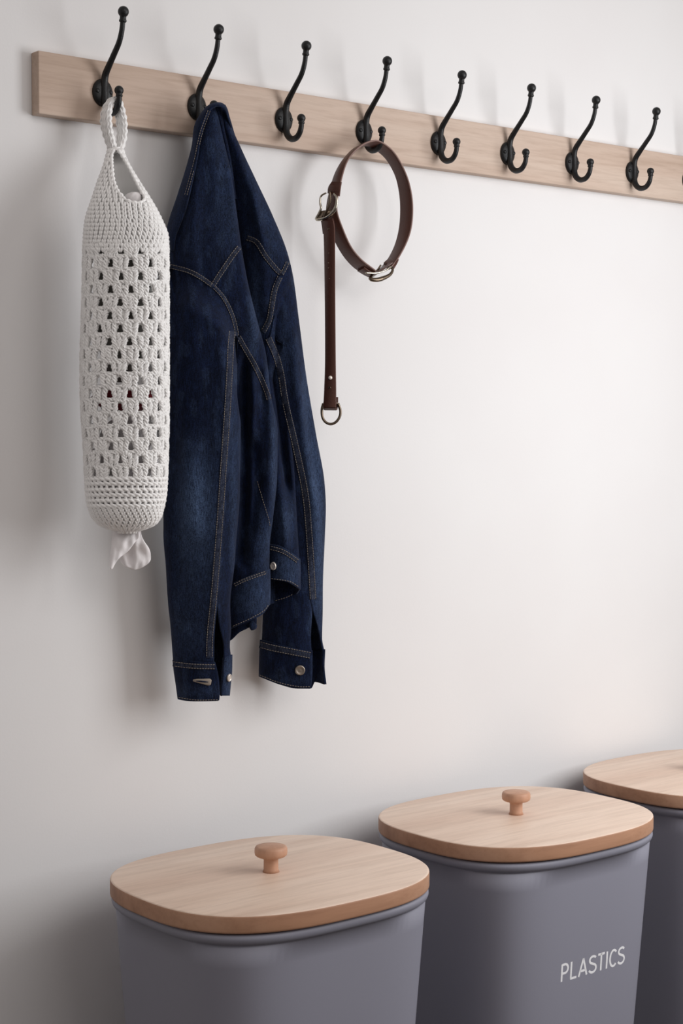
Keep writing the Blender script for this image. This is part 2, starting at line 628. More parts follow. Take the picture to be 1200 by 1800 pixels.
def loft(st, nu, nv, top=None, bot=None, bot_back=None, seam=None, vent=None, amp=.003, seed=1., flat=2.0, stick=None, sx=26., sy=150., skew=0., ridges=()):
    """tube through stations (py, left px, right px, wall distance, half thickness).
    seam/vent: px of the two front edges where the tube is open."""
    st = np.array(st, float)
    fL, fR, fd, ft = [curve1(st[:, 0], st[:, k]) for k in range(1, 5)]
    y0, y1 = st[0, 0], st[-1, 0]
    vv = np.linspace(0, 1, nv)[:, None]
    uu = np.linspace(0, 1, nu, endpoint=seam is not None)[None, :]
    py = y0 + (y1 - y0) * vv + 0 * uu
    for it in range(6):
        L, R_ = fL(py), fR(py)
        c, hw = (L + R_) / 2, (R_ - L) / 2
        if seam is not None:
            a0 = np.arccos(np.clip((vent(py) - c) / hw, -.999, .999))
            a1 = np.arccos(np.clip((seam(py) - c) / hw, -.999, .999))
            th = a0 + (a1 - 2 * np.pi - a0) * uu
        else:
            th = -2 * np.pi * uu + 0 * vv
        cs, sn = np.cos(th), np.sin(th)
        px = c + hw * np.sign(cs) * abs(cs)**(2 / flat) if seam is None else c + hw * cs
        front = sn > 0
        yt = top(px) if top is not None else y0
        yb = bot(px) if bot is not None else y1
        if bot_back is not None:
            bl = np.clip(.5 + sn * 6, 0, 1)
            yb = yb * bl + bot_back(px) * (1 - bl)
        py = yt + (yb - yt) * vv + 0 * uu
        yt = yt + 0 * py
    slim = np.interp(py, [200, 340], [1.0, .70])
    C3 = Q(c, py, fd(py) * slim)
    Dc = depth_of(C3)
    th_ = ft(py) * np.interp(py, [200, 340], [1.0, .82]) * np.sign(sn) * abs(sn)**(2 / flat)
    e = th_ * (1 + skew * cs) + wr(px, py, seed, sx, sy, amp) * np.clip(abs(sn) * 3, 0, 1)
    for (pts, wdt, hgt_) in ridges:
        pts = np.array(pts, float)
        xr = np.interp(py, pts[:, 1], pts[:, 0])
        inside = np.clip((py - pts[0, 1]) / 30, 0, 1) * np.clip((pts[-1, 1] - py) / 30, 0, 1)
        e = e + hgt_ * np.exp(-((px - xr) / wdt)**2) * inside * np.where(front, 1, 0)
    Dp = Dc - e
    if stick is not None:
        bv, lift, reach = stick
        for j in range(nv):
            for i in range(nu):
                if front[j, i]:
                    k = (py[j, i] - (yt[j, i])) / reach
                    if k < 1:
                        h = cast(bv, px[j, i], py[j, i])
                        if h[0] is not None:
                            k = max(k, 0)
                            k = k * k * (3 - 2 * k)
                            dd = depth_of(np.array(h[0])) - lift
                            Dp[j, i] = dd * (1 - k) + min(Dp[j, i], dd) * k
    P = CAM + rays(px, py) * Dp[..., None]
    P[..., 1] = np.minimum(P[..., 1], np.where(P[..., 2] > BZT - BH - .01, -.002, WALL_Y - .004))
    m_ = MB().grid(P, closed_u=seam is None)
    return m_, px, py


def fades_lit(px, py, blobs):  # real wear plus lit areas of the cloth painted paler
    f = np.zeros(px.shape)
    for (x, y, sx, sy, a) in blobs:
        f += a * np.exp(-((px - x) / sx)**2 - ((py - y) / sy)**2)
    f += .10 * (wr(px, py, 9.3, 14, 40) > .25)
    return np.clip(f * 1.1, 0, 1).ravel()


def pc(pts):
    pts = np.array(pts, float)
    return curve1(pts[:, 0], pts[:, 1])


# back-and-front body lobes
A_st = [(188, 361, 380, .047, .008), (215, 345, 386, .047, .014), (242, 340, 392, .049, .02), (302, 325, 406, .055, .03), (381, 302, 417, .062, .036),
        (432, 295, 424, .066, .04), (494, 300, 435, .068, .042), (560, 320, 451, .068, .04), (611, 350, 465, .066, .036), (699, 372, 477, .064, .034),
        (761, 380, 488, .064, .034), (840, 385, 487, .066, .034), (908, 388, 480, .07, .034), (960, 390, 474, .074, .034), (1035, 392, 473, .076, .034)]
wtopA = pc([(380, 1036), (410, 1024), (426, 1017), (450, 1008), (468, 1002), (480, 998)])
mA, pxA, pyA = loft(A_st, 96, 170, bot=lambda p: wtopA(p) + 5, amp=.0045, seed=1.3, sx=24, sy=170,
                    ridges=[([(402, 240), (412, 330), (420, 430), (440, 540), (452, 610)], 12, .006), ([(355, 215), (345, 300), (335, 420)], 16, .004),
                            ([(462, 620), (474, 700), (480, 800), (476, 900), (462, 1000)], 12, .007), ([(446, 760), (452, 850), (440, 960)], 8, -.008), ([(430, 620), (430, 700), (432, 800), (430, 900), (424, 1000)], 9, -.018), ([(455, 640), (463, 690), (468, 740)], 6, -.006), ([(440, 640), (446, 700), (440, 780)], 5, .006)])
B_st = [(190, 384, 399, .047, .008), (214, 388, 404, .048, .014), (259, 392, 423, .05, .02), (319, 398, 451, .054, .026), (381, 404, 480, .058, .03),
        (455, 410, 508, .06, .034), (480, 412, 513, .06, .034), (520, 420, 505, .058, .032), (560, 430, 494, .056, .03), (594, 440, 488, .056, .028),
        (659, 452, 497, .058, .026), (760, 462, 512, .066, .026), (840, 464, 518, .074, .028), (900, 466, 521, .08, .03), (985, 468, 526, .084, .03)]
wtopB = pc([(460, 954), (474, 956.5), (497, 962), (512, 971), (527, 982)])
mB, pxB, pyB = loft(B_st, 72, 150, bot=lambda p: wtopB(p) + 5, amp=.004, seed=4.1, sx=22, sy=170,
                    ridges=[([(404, 220), (430, 300), (452, 380), (470, 450)], 9, .004), ([(440, 300), (462, 420), (466, 560)], 10, .004), ([(482, 640), (492, 720), (498, 800), (508, 880)], 8, -.02), ([(494, 860), (500, 920), (506, 980)], 8, .006)])
K_st = [(200, 372, 402, .026, .004), (260, 366, 420, .024, .005), (340, 356, 450, .022, .006), (440, 350, 488, .022, .008), (540, 352, 492, .022, .008), (660, 372, 490, .024, .008),
        (800, 384, 500, .026, .008), (940, 392, 512, .028, .008), (1010, 396, 512, .03, .008)]
mK, pxK, pyK = loft(K_st, 60, 90, amp=.002, seed=21.)
bvA = build_bvh([mA])
bvB = build_bvh([mB])
D1, pxD1, pyD1 = loft([(185, 374, 390, .052, .008), (196, 376, 391, .05, .008), (220, 383, 395, .05, .012), (250, 389, 402, .052, .014), (290, 398, 409, .054, .015), (350, 406, 416, .056, .014)], 32, 40, amp=.001, seed=2)
D2, pxD2, pyD2 = loft([(184, 384, 396, .05, .008), (192, 386, 400, .048, .008), (220, 393, 403.5, .049, .011), (260, 399, 412, .05, .014), (310, 405, 424, .052, .016), (370, 410, 430, .054, .014)], 32, 40, amp=.001, seed=3)
# sleeves
S1_st = [(455, 291, 421, .074, .046), (500, 288, 424, .08, .05), (560, 287, 421, .084, .05), (620, 288, 417, .086, .05), (687, 289, 416.5, .086, .048), (752, 289, 423, .086, .047),
         (823, 288, 422, .086, .046), (894, 287, 420, .085, .045), (940, 287, 416, .083, .044), (993, 291, 412, .08, .042), (1064, 295.5, 404.5, .078, .038), (1106, 300, 406, .076, .036),
         (1135, 302, 404, .076, .036), (1162, 304, 407, .076, .036)]
seam1 = pc([(450, 411), (585, 413.5), (653, 411), (738, 406), (823, 400), (886, 396), (993, 388), (1061, 382), (1115, 377), (1165, 376)])
vent1 = pc([(450, 411.1), (1061, 382.2), (1080, 383), (1095, 385), (1143, 394), (1165, 393)])
top1 = pc([(286, 462), (298, 467), (340, 482), (375, 502), (392, 521), (403, 540), (412, 566), (417, 590), (425, 600)])
mS1, pxS1, pyS1 = loft(S1_st, 110, 190, top=top1, bot=lambda p: 1164 + 0 * p, seam=seam1, vent=vent1, amp=.004, seed=5.7, sx=30, sy=190,
                       stick=(bvA, .0022, 70), ridges=[([(398, 600), (396, 700), (390, 800), (384, 900), (378, 1000), (372, 1100)], 14, .005),
                                                      ([(330, 760), (335, 860), (340, 960)], 18, .006), ([(312, 700), (310, 900), (318, 1080)], 12, -.004)])
S2_st = [(448, 440, 507, .056, .03), (480, 445, 514, .057, .036), (560, 455, 525, .057, .04), (667, 462, 539, .056, .042), (767, 466, 556, .055, .042), (846, 466, 570, .053, .042), (894, 466, 572.6, .052, .041),
         (940, 466, 571, .051, .04), (1022, 464, 567.5, .05, .037), (1078, 462, 567, .05, .035), (1121, 460, 566, .052, .034), (1148, 458, 571, .054, .034)]
seam2 = pc([(440, 463), (594, 465.5), (625, 480), (659, 489), (710, 497), (784, 514), (866, 531), (937, 539), (1000, 542.5), (1056, 545), (1075, 548.5), (1121, 546), (1150, 548)])
vent2 = pc([(440, 463.1), (594, 465.7), (625, 480.2), (659, 489.2), (710, 497.2), (784, 514.2), (866, 531.2), (937, 539.2), (1000, 542.7), (1056, 545.4), (1075, 550.5), (1092, 556), (1129, 564.5), (1150, 569)])
top2 = pc([(430, 600), (458, 584), (468, 572), (474, 552), (481, 506), (492, 482), (500, 471), (506, 465), (510, 467), (515, 480)])
mS2, pxS2, pyS2 = loft(S2_st, 100, 180, top=top2, bot=lambda p: 1134 + (p - 457) * .17, seam=seam2, vent=vent2, amp=.0035, seed=8.2, sx=28, sy=180,
                       stick=(bvB, .0022, 60), ridges=[([(512, 560), (524, 680), (540, 800), (554, 900), (556, 1000)], 10, .006), ([(530, 640), (545, 780), (562, 880)], 7, -.004)])
S1_f = fades_lit(pxS1, pyS1, [(342, 880, 26, 75, .55), (335, 960, 30, 120, .25), (372, 930, 18, 160, .2), (402, 700, 12, 90, .15), (410, 860, 8, 120, .25), (330, 1120, 40, 60, .12)])
S2_f = fades_lit(pxS2, pyS2, [(552, 860, 12, 90, .55), (538, 720, 10, 120, .3), (563, 960, 8, 120, .3), (500, 620, 14, 60, .2), (556, 1040, 12, 60, .2)])  # worn sleeve patches, with its lit right edge painted paler
A_f = fades_lit(pxA, pyA, [(470, 680, 6, 50, .2), (481, 850, 6, 70, .18), (446, 590, 7, 40, .12), (408, 390, 9, 70, .16), (345, 430, 26, 40, .06), (390, 330, 14, 120, .14), (445, 560, 9, 80, .22), (482, 780, 7, 120, .2), (462, 960, 16, 60, .22), (360, 300, 30, 120, .05)])  # lit yoke area painted paler, fold edges worn
B_f = fades_lit(pxB, pyB, [(478, 400, 10, 60, .14), (435, 320, 10, 60, .10), (455, 360, 14, 90, .12), (450, 520, 10, 60, .25), (500, 920, 16, 40, .3), (490, 440, 14, 30, .1)])  # light on the right yoke painted in as paler denim

mk('body_panel', mA, M['denim'], jk, solid=.0016, fade_lit=A_f)
mk('body_panel', mB, M['denim'], jk, solid=.0016, fade_lit=B_f)
mk('back_panel', mK, M['denim'], jk, fade_lit=fades_lit(pxK, pyK, []))
mk('pleat', D1, M['denim'], jk, fade_lit=fades_lit(pxD1, pyD1, []))
mk('pleat', D2, M['denim'], jk, fade_lit=fades_lit(pxD2, pyD2, []))
sl1 = mk('sleeve', mS1, M['denim'], jk, solid=.0016, fade_lit=S1_f)
sl2 = mk('sleeve', mS2, M['denim'], jk, solid=.0016, fade_lit=S2_f)

# waistband loops
wA_st = [(990, 390, 475, .078, .037), (1040, 389, 475.5, .079, .038), (1075, 388, 474, .079, .037), (1115, 386, 470, .079, .036)]
wA, pxw, pyw = loft(wA_st, 90, 34, top=wtopA, bot=pc([(380, 1112), (407, 1104), (440, 1090), (465, 1076), (472, 1066), (480, 1056)]), amp=.002, seed=11)
wbA = mk('waistband', wA, M['denim'], jk, solid=.003, fade_lit=fades_lit(pxw, pyw, [(455, 1040, 40, 50, .28)]))
wB_st = [(950, 462, 526, .087, .032), (1000, 464, 528.5, .088, .033), (1065, 464, 528.5, .088, .033)]
wB, pxw2, pyw2 = loft(wB_st, 80, 34, top=wtopB, bot=pc([(455, 1017), (474, 1019), (500, 1022), (512, 1026), (528, 1036)]),
                      bot_back=pc([(455, 1066), (477, 1061), (511, 1050), (524, 1042), (528, 1036)]), amp=.0015, seed=12)
wbB = mk('waistband', wB, M['denim'], jk, solid=.003, fade_lit=fades_lit(pxw2, pyw2, [(505, 1000, 30, 40, .3)]))
tl_st = [(1060, 398, 452, .066, .010), (1128, 398, 450, .066, .010)]
tl, pxt, pyt = loft(tl_st, 48, 20, bot=pc([(395, 1130), (407, 1124), (420, 1112), (432, 1106), (450, 1097)]), amp=.001, seed=13)
mk('hem_layer', tl, M['denim'], jk, solid=.002, fade_lit=fades_lit(pxt, pyt, []))
tab = MB()
tab.tube(Q([440, 443, 446, 447], [1094, 1099, 1103, 1106], [.060, .060, .059, .059]), [.005, .006, .0065, .004], 10, flat=.6)
mk('hem_tab', tab, M['denim'], jk, fade_lit=[.1] * sum(len(v) for v in tab.v))

# cuffs
c1_st = [(1157, 302.5, 408.5, .076, .0385), (1180, 305, 408, .076, .0385), (1200, 308, 406, .076, .038), (1234, 312.5, 403, .075, .037)]
c1, pxc, pyc = loft(c1_st, 96, 30, top=pc([(300, 1160), (378, 1164), (390, 1158), (410, 1150)]), bot=pc([(305, 1226), (312, 1229), (345, 1233), (384, 1232), (390, 1223), (405, 1223)]), bot_back=pc([(305, 1224), (340, 1226), (390, 1221), (405, 1222)]),
                    seam=pc([(1150, 377), (1163, 378), (1183, 383), (1223, 386), (1235, 385)]), vent=pc([(1150, 394), (1160, 393.5), (1222, 389), (1235, 388.5)]), amp=.0012, seed=14)
cf1 = mk('cuff', c1, M['denim'], sl1, solid=.0035, fade_lit=fades_lit(pxc, pyc, [(345, 1215, 60, 12, .15), (400, 1180, 8, 40, .3)]))
c2_st = [(1122, 456.5, 572, .054, .0365), (1145, 455.5, 571.5, .054, .0365), (1170, 454.8, 570.5, .055, .0365), (1212, 454, 575, .056, .036)]
c2, pxc2, pyc2 = loft(c2_st, 96, 30, top=pc([(455, 1124), (480, 1130), (547, 1143), (575, 1141)]), bot=pc([(454, 1189), (491, 1203), (525, 1210), (547, 1210), (554, 1198), (575, 1203)]),
                      seam=pc([(1120, 548.5), (1143, 549), (1180, 549), (1211, 546.5)]), vent=pc([(1120, 566), (1141, 570), (1166, 568), (1192, 571.5), (1212, 571)]), amp=.0012, seed=15)
cf2 = mk('cuff', c2, M['denim'], sl2, solid=.0035, fade_lit=fades_lit(pxc2, pyc2, [(500, 1195, 60, 10, .12)]))

# collar band folded over the hook
outer = smooth_path([(297, 440, .018), (293, 402, .018), (312, 341, .024), (325, 300, .030), (336, 259, .038), (341, 222, .046), (350, 203, .052), (363, 187, .060), (374, 181, .066), (385, 179.5, .068), (394, 183, .066), (400, 192, .062), (404, 208, .058), (408, 222, .054)], 90)
inner = smooth_path([(304, 441, .036), (309, 412, .042), (324, 373, .050), (335, 325, .057), (344, 284, .060), (354, 240, .062), (360, 215, .064), (370, 195, .068), (378, 188.5, .072), (385, 187.5, .073), (391, 190, .072), (396, 197, .068), (400, 211, .062), (405, 226, .056)], 90)
rows = []
for t in np.linspace(0, 1, 9):
    p = outer * (1 - t) + inner * t
    bul = math.sin(math.pi * t) * .004
    rows.append(Q(p[:, 0], p[:, 1], p[:, 2] + bul))
cm = MB().grid(np.array(rows))
ncv = 9 * 90
col_o = mk('collar', cm, M['denim'], jk, solid=.003, fade_lit=[.06] * ncv)

bv_all = build_bvh([mA, mB, D1, D2, mS1, mS2, wA, wB, c1, c2, cm])


def onpx(path, lift):
    """lay an image polyline onto the jacket's surface"""
    out, nrm = [], []
    last = None
    for x, y in path:
        h = cast(bv_all, x, y)
        if h[0] is not None:
            dp = depth_of(np.array(h[0]))
            if last is not None and abs(dp - last) > .02:
                dp = last
            last = dp
            n = np.array(h[1])
            v = rays(x, y)
            if n @ v > 0: n = -n
        else:
            dp = last
            n = -FW
        out.append((x, y, dp))
        nrm.append(n)
    ok = [o[2] for o in out if o[2] is not None]
    out = [(x, y, ok[0] if d is None else d) for x, y, d in out]
    dd = np.array([o[2] for o in out])
    k = np.ones(5) / 5
    if len(dd) > 8:
        dd[2:-2] = np.convolve(dd, k, 'valid')
    P = np.array([CAM + rays(o[0], o[1]) * d for o, d in zip(out, dd)])
    V = P - CAM
    V /= np.linalg.norm(V, axis=1)[:, None]
    return P - V * lift


def offset(path, k):
    T = np.gradient(path, axis=0)
    T /= np.linalg.norm(T, axis=1)[:, None] + 1e-9
    return path + np.stack([-T[:, 1], T[:, 0]], 1) * k


def seam_band(pts, wpx, parent, shift=0., stitches=(-.8, .8), fade_lit=.14, band=True):
    L = sum(math.dist(a, b) for a, b in zip(pts[:-1], pts[1:]))
    path = smooth_path(pts, max(8, int(L / 3)))
    path = offset(path, shift)
    if band:
        hw = wpx / 2
        G = np.array([onpx(offset(path, -hw), .0004), onpx(offset(path, -hw * .85), .0011), onpx(path, .0012), onpx(offset(path, hw * .85), .0011), onpx(offset(path, hw), .0004)])
        mb = MB().grid(G)
        sb = mk('seam', mb, M['seam'], parent, fade_lit=np.clip(fade_lit * (.4 + 1.4 * rng.random(G.shape[0] * G.shape[1])), 0, 1))
        par = parent if parent is not jk else sb
    else:
        par = parent
    tb = MB()
    for s_ in stitches:
        pp = offset(smooth_path(path, max(6, int(L / 1.5))), s_ * wpx / 2)
        P = onpx(pp, .0016 if band else .0012)
        st = 0
        while st + 2 < len(P):
            tb.tube(P[st:st + 3], .00042, 4)
            st += 3
    if tb.n:
        if parent is jk and band:
            mk('stitching', tb, M['thread'], sb)
        else:
            mk('stitching', tb, M['thread'], parent)


seam_band([(299, 467), (330, 475), (352, 486), (375, 502)], 8, jk, shift=1)
seam_band([(374, 502), (384, 486), (396, 468), (409, 449), (421, 434)], 9, jk, shift=0)
seam_band([(377, 505), (392, 522), (405, 546), (413, 570), (416.5, 590)], 7, sl1, shift=0)
seam_band([(419, 592), (429, 610), (449, 645), (466, 682), (473, 703)], 9, jk, shift=0)
seam_band([(415.5, 583), (413, 610), (411, 653), (406, 738), (400, 823), (396, 886), (388, 993), (382, 1061), (376.5, 1115), (375.5, 1157)], 12, sl1, shift=7.5)
seam_band([(434, 418), (451, 426), (467, 451), (487, 475), (495, 481)], 9, jk, shift=0)
seam_band([(495, 482), (501, 471), (506, 460)], 7, jk, shift=0)
seam_band([(490, 486), (481, 508), (475, 540), (471, 562), (460, 583)], 10, sl2, shift=-2)
seam_band([(466, 597), (479, 626), (488, 660), (496, 710), (513, 784), (530, 866), (537, 937), (541, 1000), (544, 1054)], 12, sl2, shift=-6)
seam_band([(410, 1026), (426, 1018), (450, 1009), (468, 1003)], 5, wbA, shift=3, fade_lit=.15)
seam_band([(476, 959), (497, 965), (512, 973.5), (525, 983)], 7, wbB, shift=4)
seam_band([(304, 1163), (340, 1167), (377, 1168)], 9, cf1, shift=4)
seam_band([(458, 1127), (480, 1133), (515, 1140), (546, 1146)], 12, cf2, shift=6)
seam_band([(452, 846), (462, 880), (472, 912), (474.5, 926)], 3, jk, stitches=(0,), band=False)
seam_band([(314, 1226), (345, 1230.5), (382, 1230)], 2, cf1, stitches=(0,), band=False)
seam_band([(456, 1186.5), (491, 1200), (525, 1207), (544, 1207)], 2, cf2, stitches=(0,), band=False)
seam_band([(380, 1166), (382.5, 1185), (385, 1222)], 2, cf1, stitches=(0,), band=False)
seam_band([(409, 1101), (440, 1087), (463, 1074), (472, 1063)], 2, wbA, stitches=(0,), band=False)
seam_band([(479, 1057), (500, 1051), (516, 1044)], 2, wbB, stitches=(0,), band=False)
seam_band([(476, 1017), (508, 1022), (525, 1031.5)], 2, wbB, stitches=(0,), band=False)
seam_band([(371, 196), (357, 236), (347, 282), (338, 316), (330, 345)], 4, col_o, shift=4, stitches=(-1, 1), band=False)


def button(px, py, r, mat, parent, ex=1.0, name='button', label=None):
    h = cast(bv_all, px, py)
    n = np.array(h[1])
    if n @ rays(px, py) > 0: n = -n
    c = np.array(h[0]) + n * .0012
    mb = MB().lathe([(r * .9, -.001), (r, .0006), (r * .94, .0018), (r * .72, .0024), (r * .66, .0018), (r * .25, .0020), (.0001, .0022)], c, n, 24, (0, 0, 1), 1.0, ex)
    mk(name, mb, mat, parent, label=label)


button(527, 1178, .0078, M['button'], cf2, label='round tarnished metal button')
button(401, 1191, .0058, M['pale_button'], cf1, .8, label='pale metal button')
button(481, 995, .0062, M['pale_button'], wbB, .8, label='pale metal button')
bh = MB()
hp_ = onpx(np.array([(339, 1196), (346, 1196.5), (354, 1197.5), (362, 1198.5), (368, 1199), (371, 1199.5)], float), .0016)
bh.tube(hp_, [.0012, .0026, .0034, .0046, .005, .0035], 10, ref=-FW, flat=.3)
mk('buttonhole', bh, M['thread'], cf1, label='tan stitched buttonhole')
bh = MB()
hp_ = onpx(np.array([(344, 1197), (352, 1197.6), (360, 1198.5), (366, 1199)], float), .0032)
bh.tube(hp_, [.0004, .0009, .001, .0006], 6, ref=-FW, flat=.4)
mk('buttonhole_slit', bh, M['seam'], cf1)

# ------------------------------------------------------------------ leather collar and lead
ls = thing('leather_strap', tuple(Q(640, 490, .035)), 'brown leather strap buckled into a loop with a hanging end, on the fourth hook', 'strap')


def ribbon(edgeA, edgeB, n, thick, name, parent, mat, label=None):
    """flat strap between two image polylines carrying wall distances"""
    a = smooth_path(edgeA, n)
    b = smooth_path(edgeB, n)
    A3, B3 = Q(a[:, 0], a[:, 1], a[:, 2]), Q(b[:, 0], b[:, 1], b[:, 2])
    T = np.gradient((A3 + B3) / 2, axis=0)
    Nn = np.cross(T, B3 - A3)
    Nn /= np.linalg.norm(Nn, axis=1)[:, None]
    W_ = (B3 - A3)
    h = Nn * thick / 2
    e = W_ * .06
    prof = [A3 + h * .55, A3 + e + h, B3 - e + h, B3 + h * .55, B3 - h * .55, B3 - e - h, A3 + e - h, A3 - h * .55]
    G = np.stack(prof, 1)
    mb = MB()
    b0 = mb.n
    mb.grid(G, closed_u=True)
    mb.f.append(tuple(range(8))[::-1])
    mb.f.append(tuple((n - 1) * 8 + i for i in range(8)))
    return mk(name, mb, mat, parent, label=label, angle=.7)


NEAR, FAR = .046, .023
near = [(660, 476), (634.5, 456), (616, 433), (601.5, 401), (592, 372), (592.5, 351), (599, 318), (608, 288), (620, 269), (638, 254), (656, 247.5), (669, 249.5), (689.5, 265), (706, 290.5), (718.5, 322), (724.5, 358), (723, 395), (715, 424), (698.7, 455), (684, 473)]
far = [(646, 485), (622, 470), (603, 449), (587, 421), (575, 392), (574, 362), (583, 322), (592, 299), (605, 279), (622, 262), (640, 256), (655, 260), (677, 278), (693, 305), (700.5, 332), (703.5, 362), (702, 397), (695, 428), (684, 452), (672, 468)]
loop = ribbon([(x, y, NEAR) for x, y in near], [(x, y, FAR) for x, y in far], 120, .0034, 'strap_loop', ls, M['leather'])
en = smooth_path([(x, y, NEAR + .0002) for x, y in near], 120)
mk('strap_edge', MB().tube(Q(en[:, 0], en[:, 1], en[:, 2]), .0013, 6), M['leather_edge'], loop, label='paler cut edge of the strap')
hl = ribbon([(566, 388, .033), (569, 410, .034), (570.8, 500, .034), (571.5, 624, .034), (569.8, 684, .034), (568, 716, .034)],
            [(586, 388, .053), (588, 410, .053), (588.5, 500, .050), (589.5, 624, .049), (590.5, 684, .049), (590.5, 716, .049)], 60, .0036, 'hanging_strap', ls, M['leather'])
# strap end folded round the ring
ribbon([(568, 716, .034), (569, 720, .029), (571, 716, .026), (572, 708, .025), (572, 698, .025)], [(590.5, 716, .049), (592, 720, .044), (593.5, 716, .041), (594, 708, .040), (594, 698, .040)], 24, .003, 'fold_back', ls, M['leather'])
# D-ring
dr = smooth_path([(568, 709, .028), (565.5, 720, .027), (566.5, 733, .028), (572, 742, .031), (581, 745.5, .036), (590, 742, .041), (596.5, 733, .044), (598, 722, .045), (594, 709, .044)], 44)
mb = MB().tube(Q(dr[:, 0], dr[:, 1], dr[:, 2]), .0021, 10)
db = smooth_path([(568, 709, .028), (594, 709, .044)], 6)
mb.tube(Q(db[:, 0], db[:, 1], db[:, 2]), .0014, 8)
mk('ring', mb, M['brass'], ls, label='D-shaped metal ring at the strap end')


def disc(px, py, d, r, mat, name, par, hgt_=.0014):
    c = Q(px, py, d)
    n = np.array([-.35, -.94, 0])
    mk(name, MB().lathe([(r, -.001), (r, .0004 * hgt_ / .0014), (r * .8, hgt_ * .8), (.0001, hgt_)], c, n, 16), mat, par)


disc(580.6, 664, .0440, .0031, M['pale_button'], 'rivet', hl)
mk('stamp', MB().tube(Q([577, 579.3, 581.6], [683, 679, 683], [.0415, .0430, .0445]), .0007, 6), M['brass'], hl)
for x, y in ((579.5, 438), (577.5, 445), (577, 462), (577, 471), (579, 490)):
    disc(x, y, .0445 if y < 480 else .0435, .0008, M['brass'], 'stitch_hole', hl, .0006)

# upper buckle
bk = MB()
fr = smooth_path([(573, 339, 0.0369), (564, 345, 0.0292), (562.5, 357, 0.0279), (564, 366, 0.0292), (560, 376, 0.0257), (556, 385.5, 0.0223), (568, 384.5, 0.0337), (579, 379, 0.0442), (587, 370, 0.0518), (591.5, 358, 0.0557), (591, 346, 0.0552), (586, 340, 0.0502)], 64)
rr = np.interp(np.linspace(0, 1, 64), [0, .15, .35, .45, .6, .8, 1], [.0013, .0016, .0020, .0024, .0027, .0026, .0015])
bk.tube(Q(fr[:, 0], fr[:, 1], fr[:, 2]), rr, 10)
bk1 = mk('buckle', bk, M['steel'], ls, label='nickel buckle at the side of the loop')
pl = smooth_path([(580, 337, 0.0447), (580, 350, 0.0458), (576, 366, 0.0427), (569, 381, 0.0356)], 20)
mk('prong', MB().tube(Q(pl[:, 0], pl[:, 1], pl[:, 2]), np.linspace(.0022, .0018, 20), 8), M['brass'], bk1)
fl = smooth_path([(571, 372, 0.0345), (565, 379, 0.0294), (561, 384, 0.0259)], 8)
bp = MB()
G = np.array([Q([562, 583], [371, 368], [.028, .045]), Q([559, 578], [378, 376], [.026, .042]), Q([557, 570], [384, 383], [.025, .036])])
bp.grid(G)
mk('buckle_plate', bp, M['brass'], bk1, solid=.0015)
# keeper above the buckle
kp = smooth_path([(577, 341, 0.0376), (576, 330, 0.0367), (580, 321, 0.0402), (590, 320, 0.0505), (597, 327, 0.0576), (598, 341, 0.0581), (593, 352, 0.0531)], 40)
kb = MB()
G = np.array([Q(kp[:, 0], kp[:, 1], kp[:, 2] - .004), Q(kp[:, 0], kp[:, 1], kp[:, 2] + .005)])
ribbon([(576, 340, 0.0378), (577.5, 329, 0.0391), (583, 320, 0.0438)], [(596.5, 345, 0.0579), (598, 332, 0.0592), (600, 320, 0.0602)], 14, .0042, 'keeper', ls, M['leather'])
ribbon([(576, 334, 0.0388), (578, 329, 0.0405)], [(597, 338, 0.0594), (598, 333, 0.0602)], 4, .003, 'keeper', ls, M['leather'])
ribbon([(564, 386, 0.0271), (566, 398, 0.0285), (567.5, 411, 0.0294)], [(585, 384, 0.0483), (586.5, 398, 0.0493), (585.5, 408, 0.0481)], 12, .003, 'strap_fold', ls, M['leather'])
mk('rivet', MB().tube(Q([575, 578, 581], [403, 402, 403.5], [.0425, .0445, .0465]), .0014, 6), M['brass'], ls)
# lower buckle
ribbon([(674, 463, .030), (682, 456, .026), (688, 452, .024)], [(692, 472, .048), (698, 461, .048), (700, 455, .047)], 12, .0048, 'keeper', ls, M['leather'])
b2 = MB()
f2 = smooth_path([(669, 466, .030), (664, 474, .030), (656, 482, .036), (651, 490, .048), (662, 492, .052), (676, 488, .052), (686, 482, .051), (690, 474, .049), (686, 470, .046)], 56)
b2.tube(Q(f2[:, 0], f2[:, 1], f2[:, 2]), np.interp(np.linspace(0, 1, 56), [0, .2, .4, .6, .8, 1], [.0014, .002, .0032, .0036, .0026, .0016]), 10)
bk2 = mk('buckle', b2, M['brass'], ls, label='old brass buckle at the bottom of the loop')
pp = smooth_path([(688, 468, .049), (676, 476, .05), (660, 480, .048), (642, 479.5, .046)], 20)
mk('prong', MB().tube(Q(pp[:, 0], pp[:, 1], pp[:, 2]), .0015, 8), M['steel'], bk2)
for a_, b_ in (((633.5, 461), (635, 462)), ((639.5, 467), (645, 471.5))):
    mk('strap_hole', MB().tube(Q([a_[0], b_[0]], [a_[1], b_[1]], [.0365, .0365]), .0012, 8), M['pale_button'], loop)
ribbon([(640, 470, .041), (652, 478, .043), (662, 478, .046), (678, 470, .046), (690, 462, .046)], [(628, 476, .026), (642, 484, .027), (652, 487, .028), (664, 478, .028), (674, 466, .026)], 24, .003, 'strap_tip', ls, M['leather'])

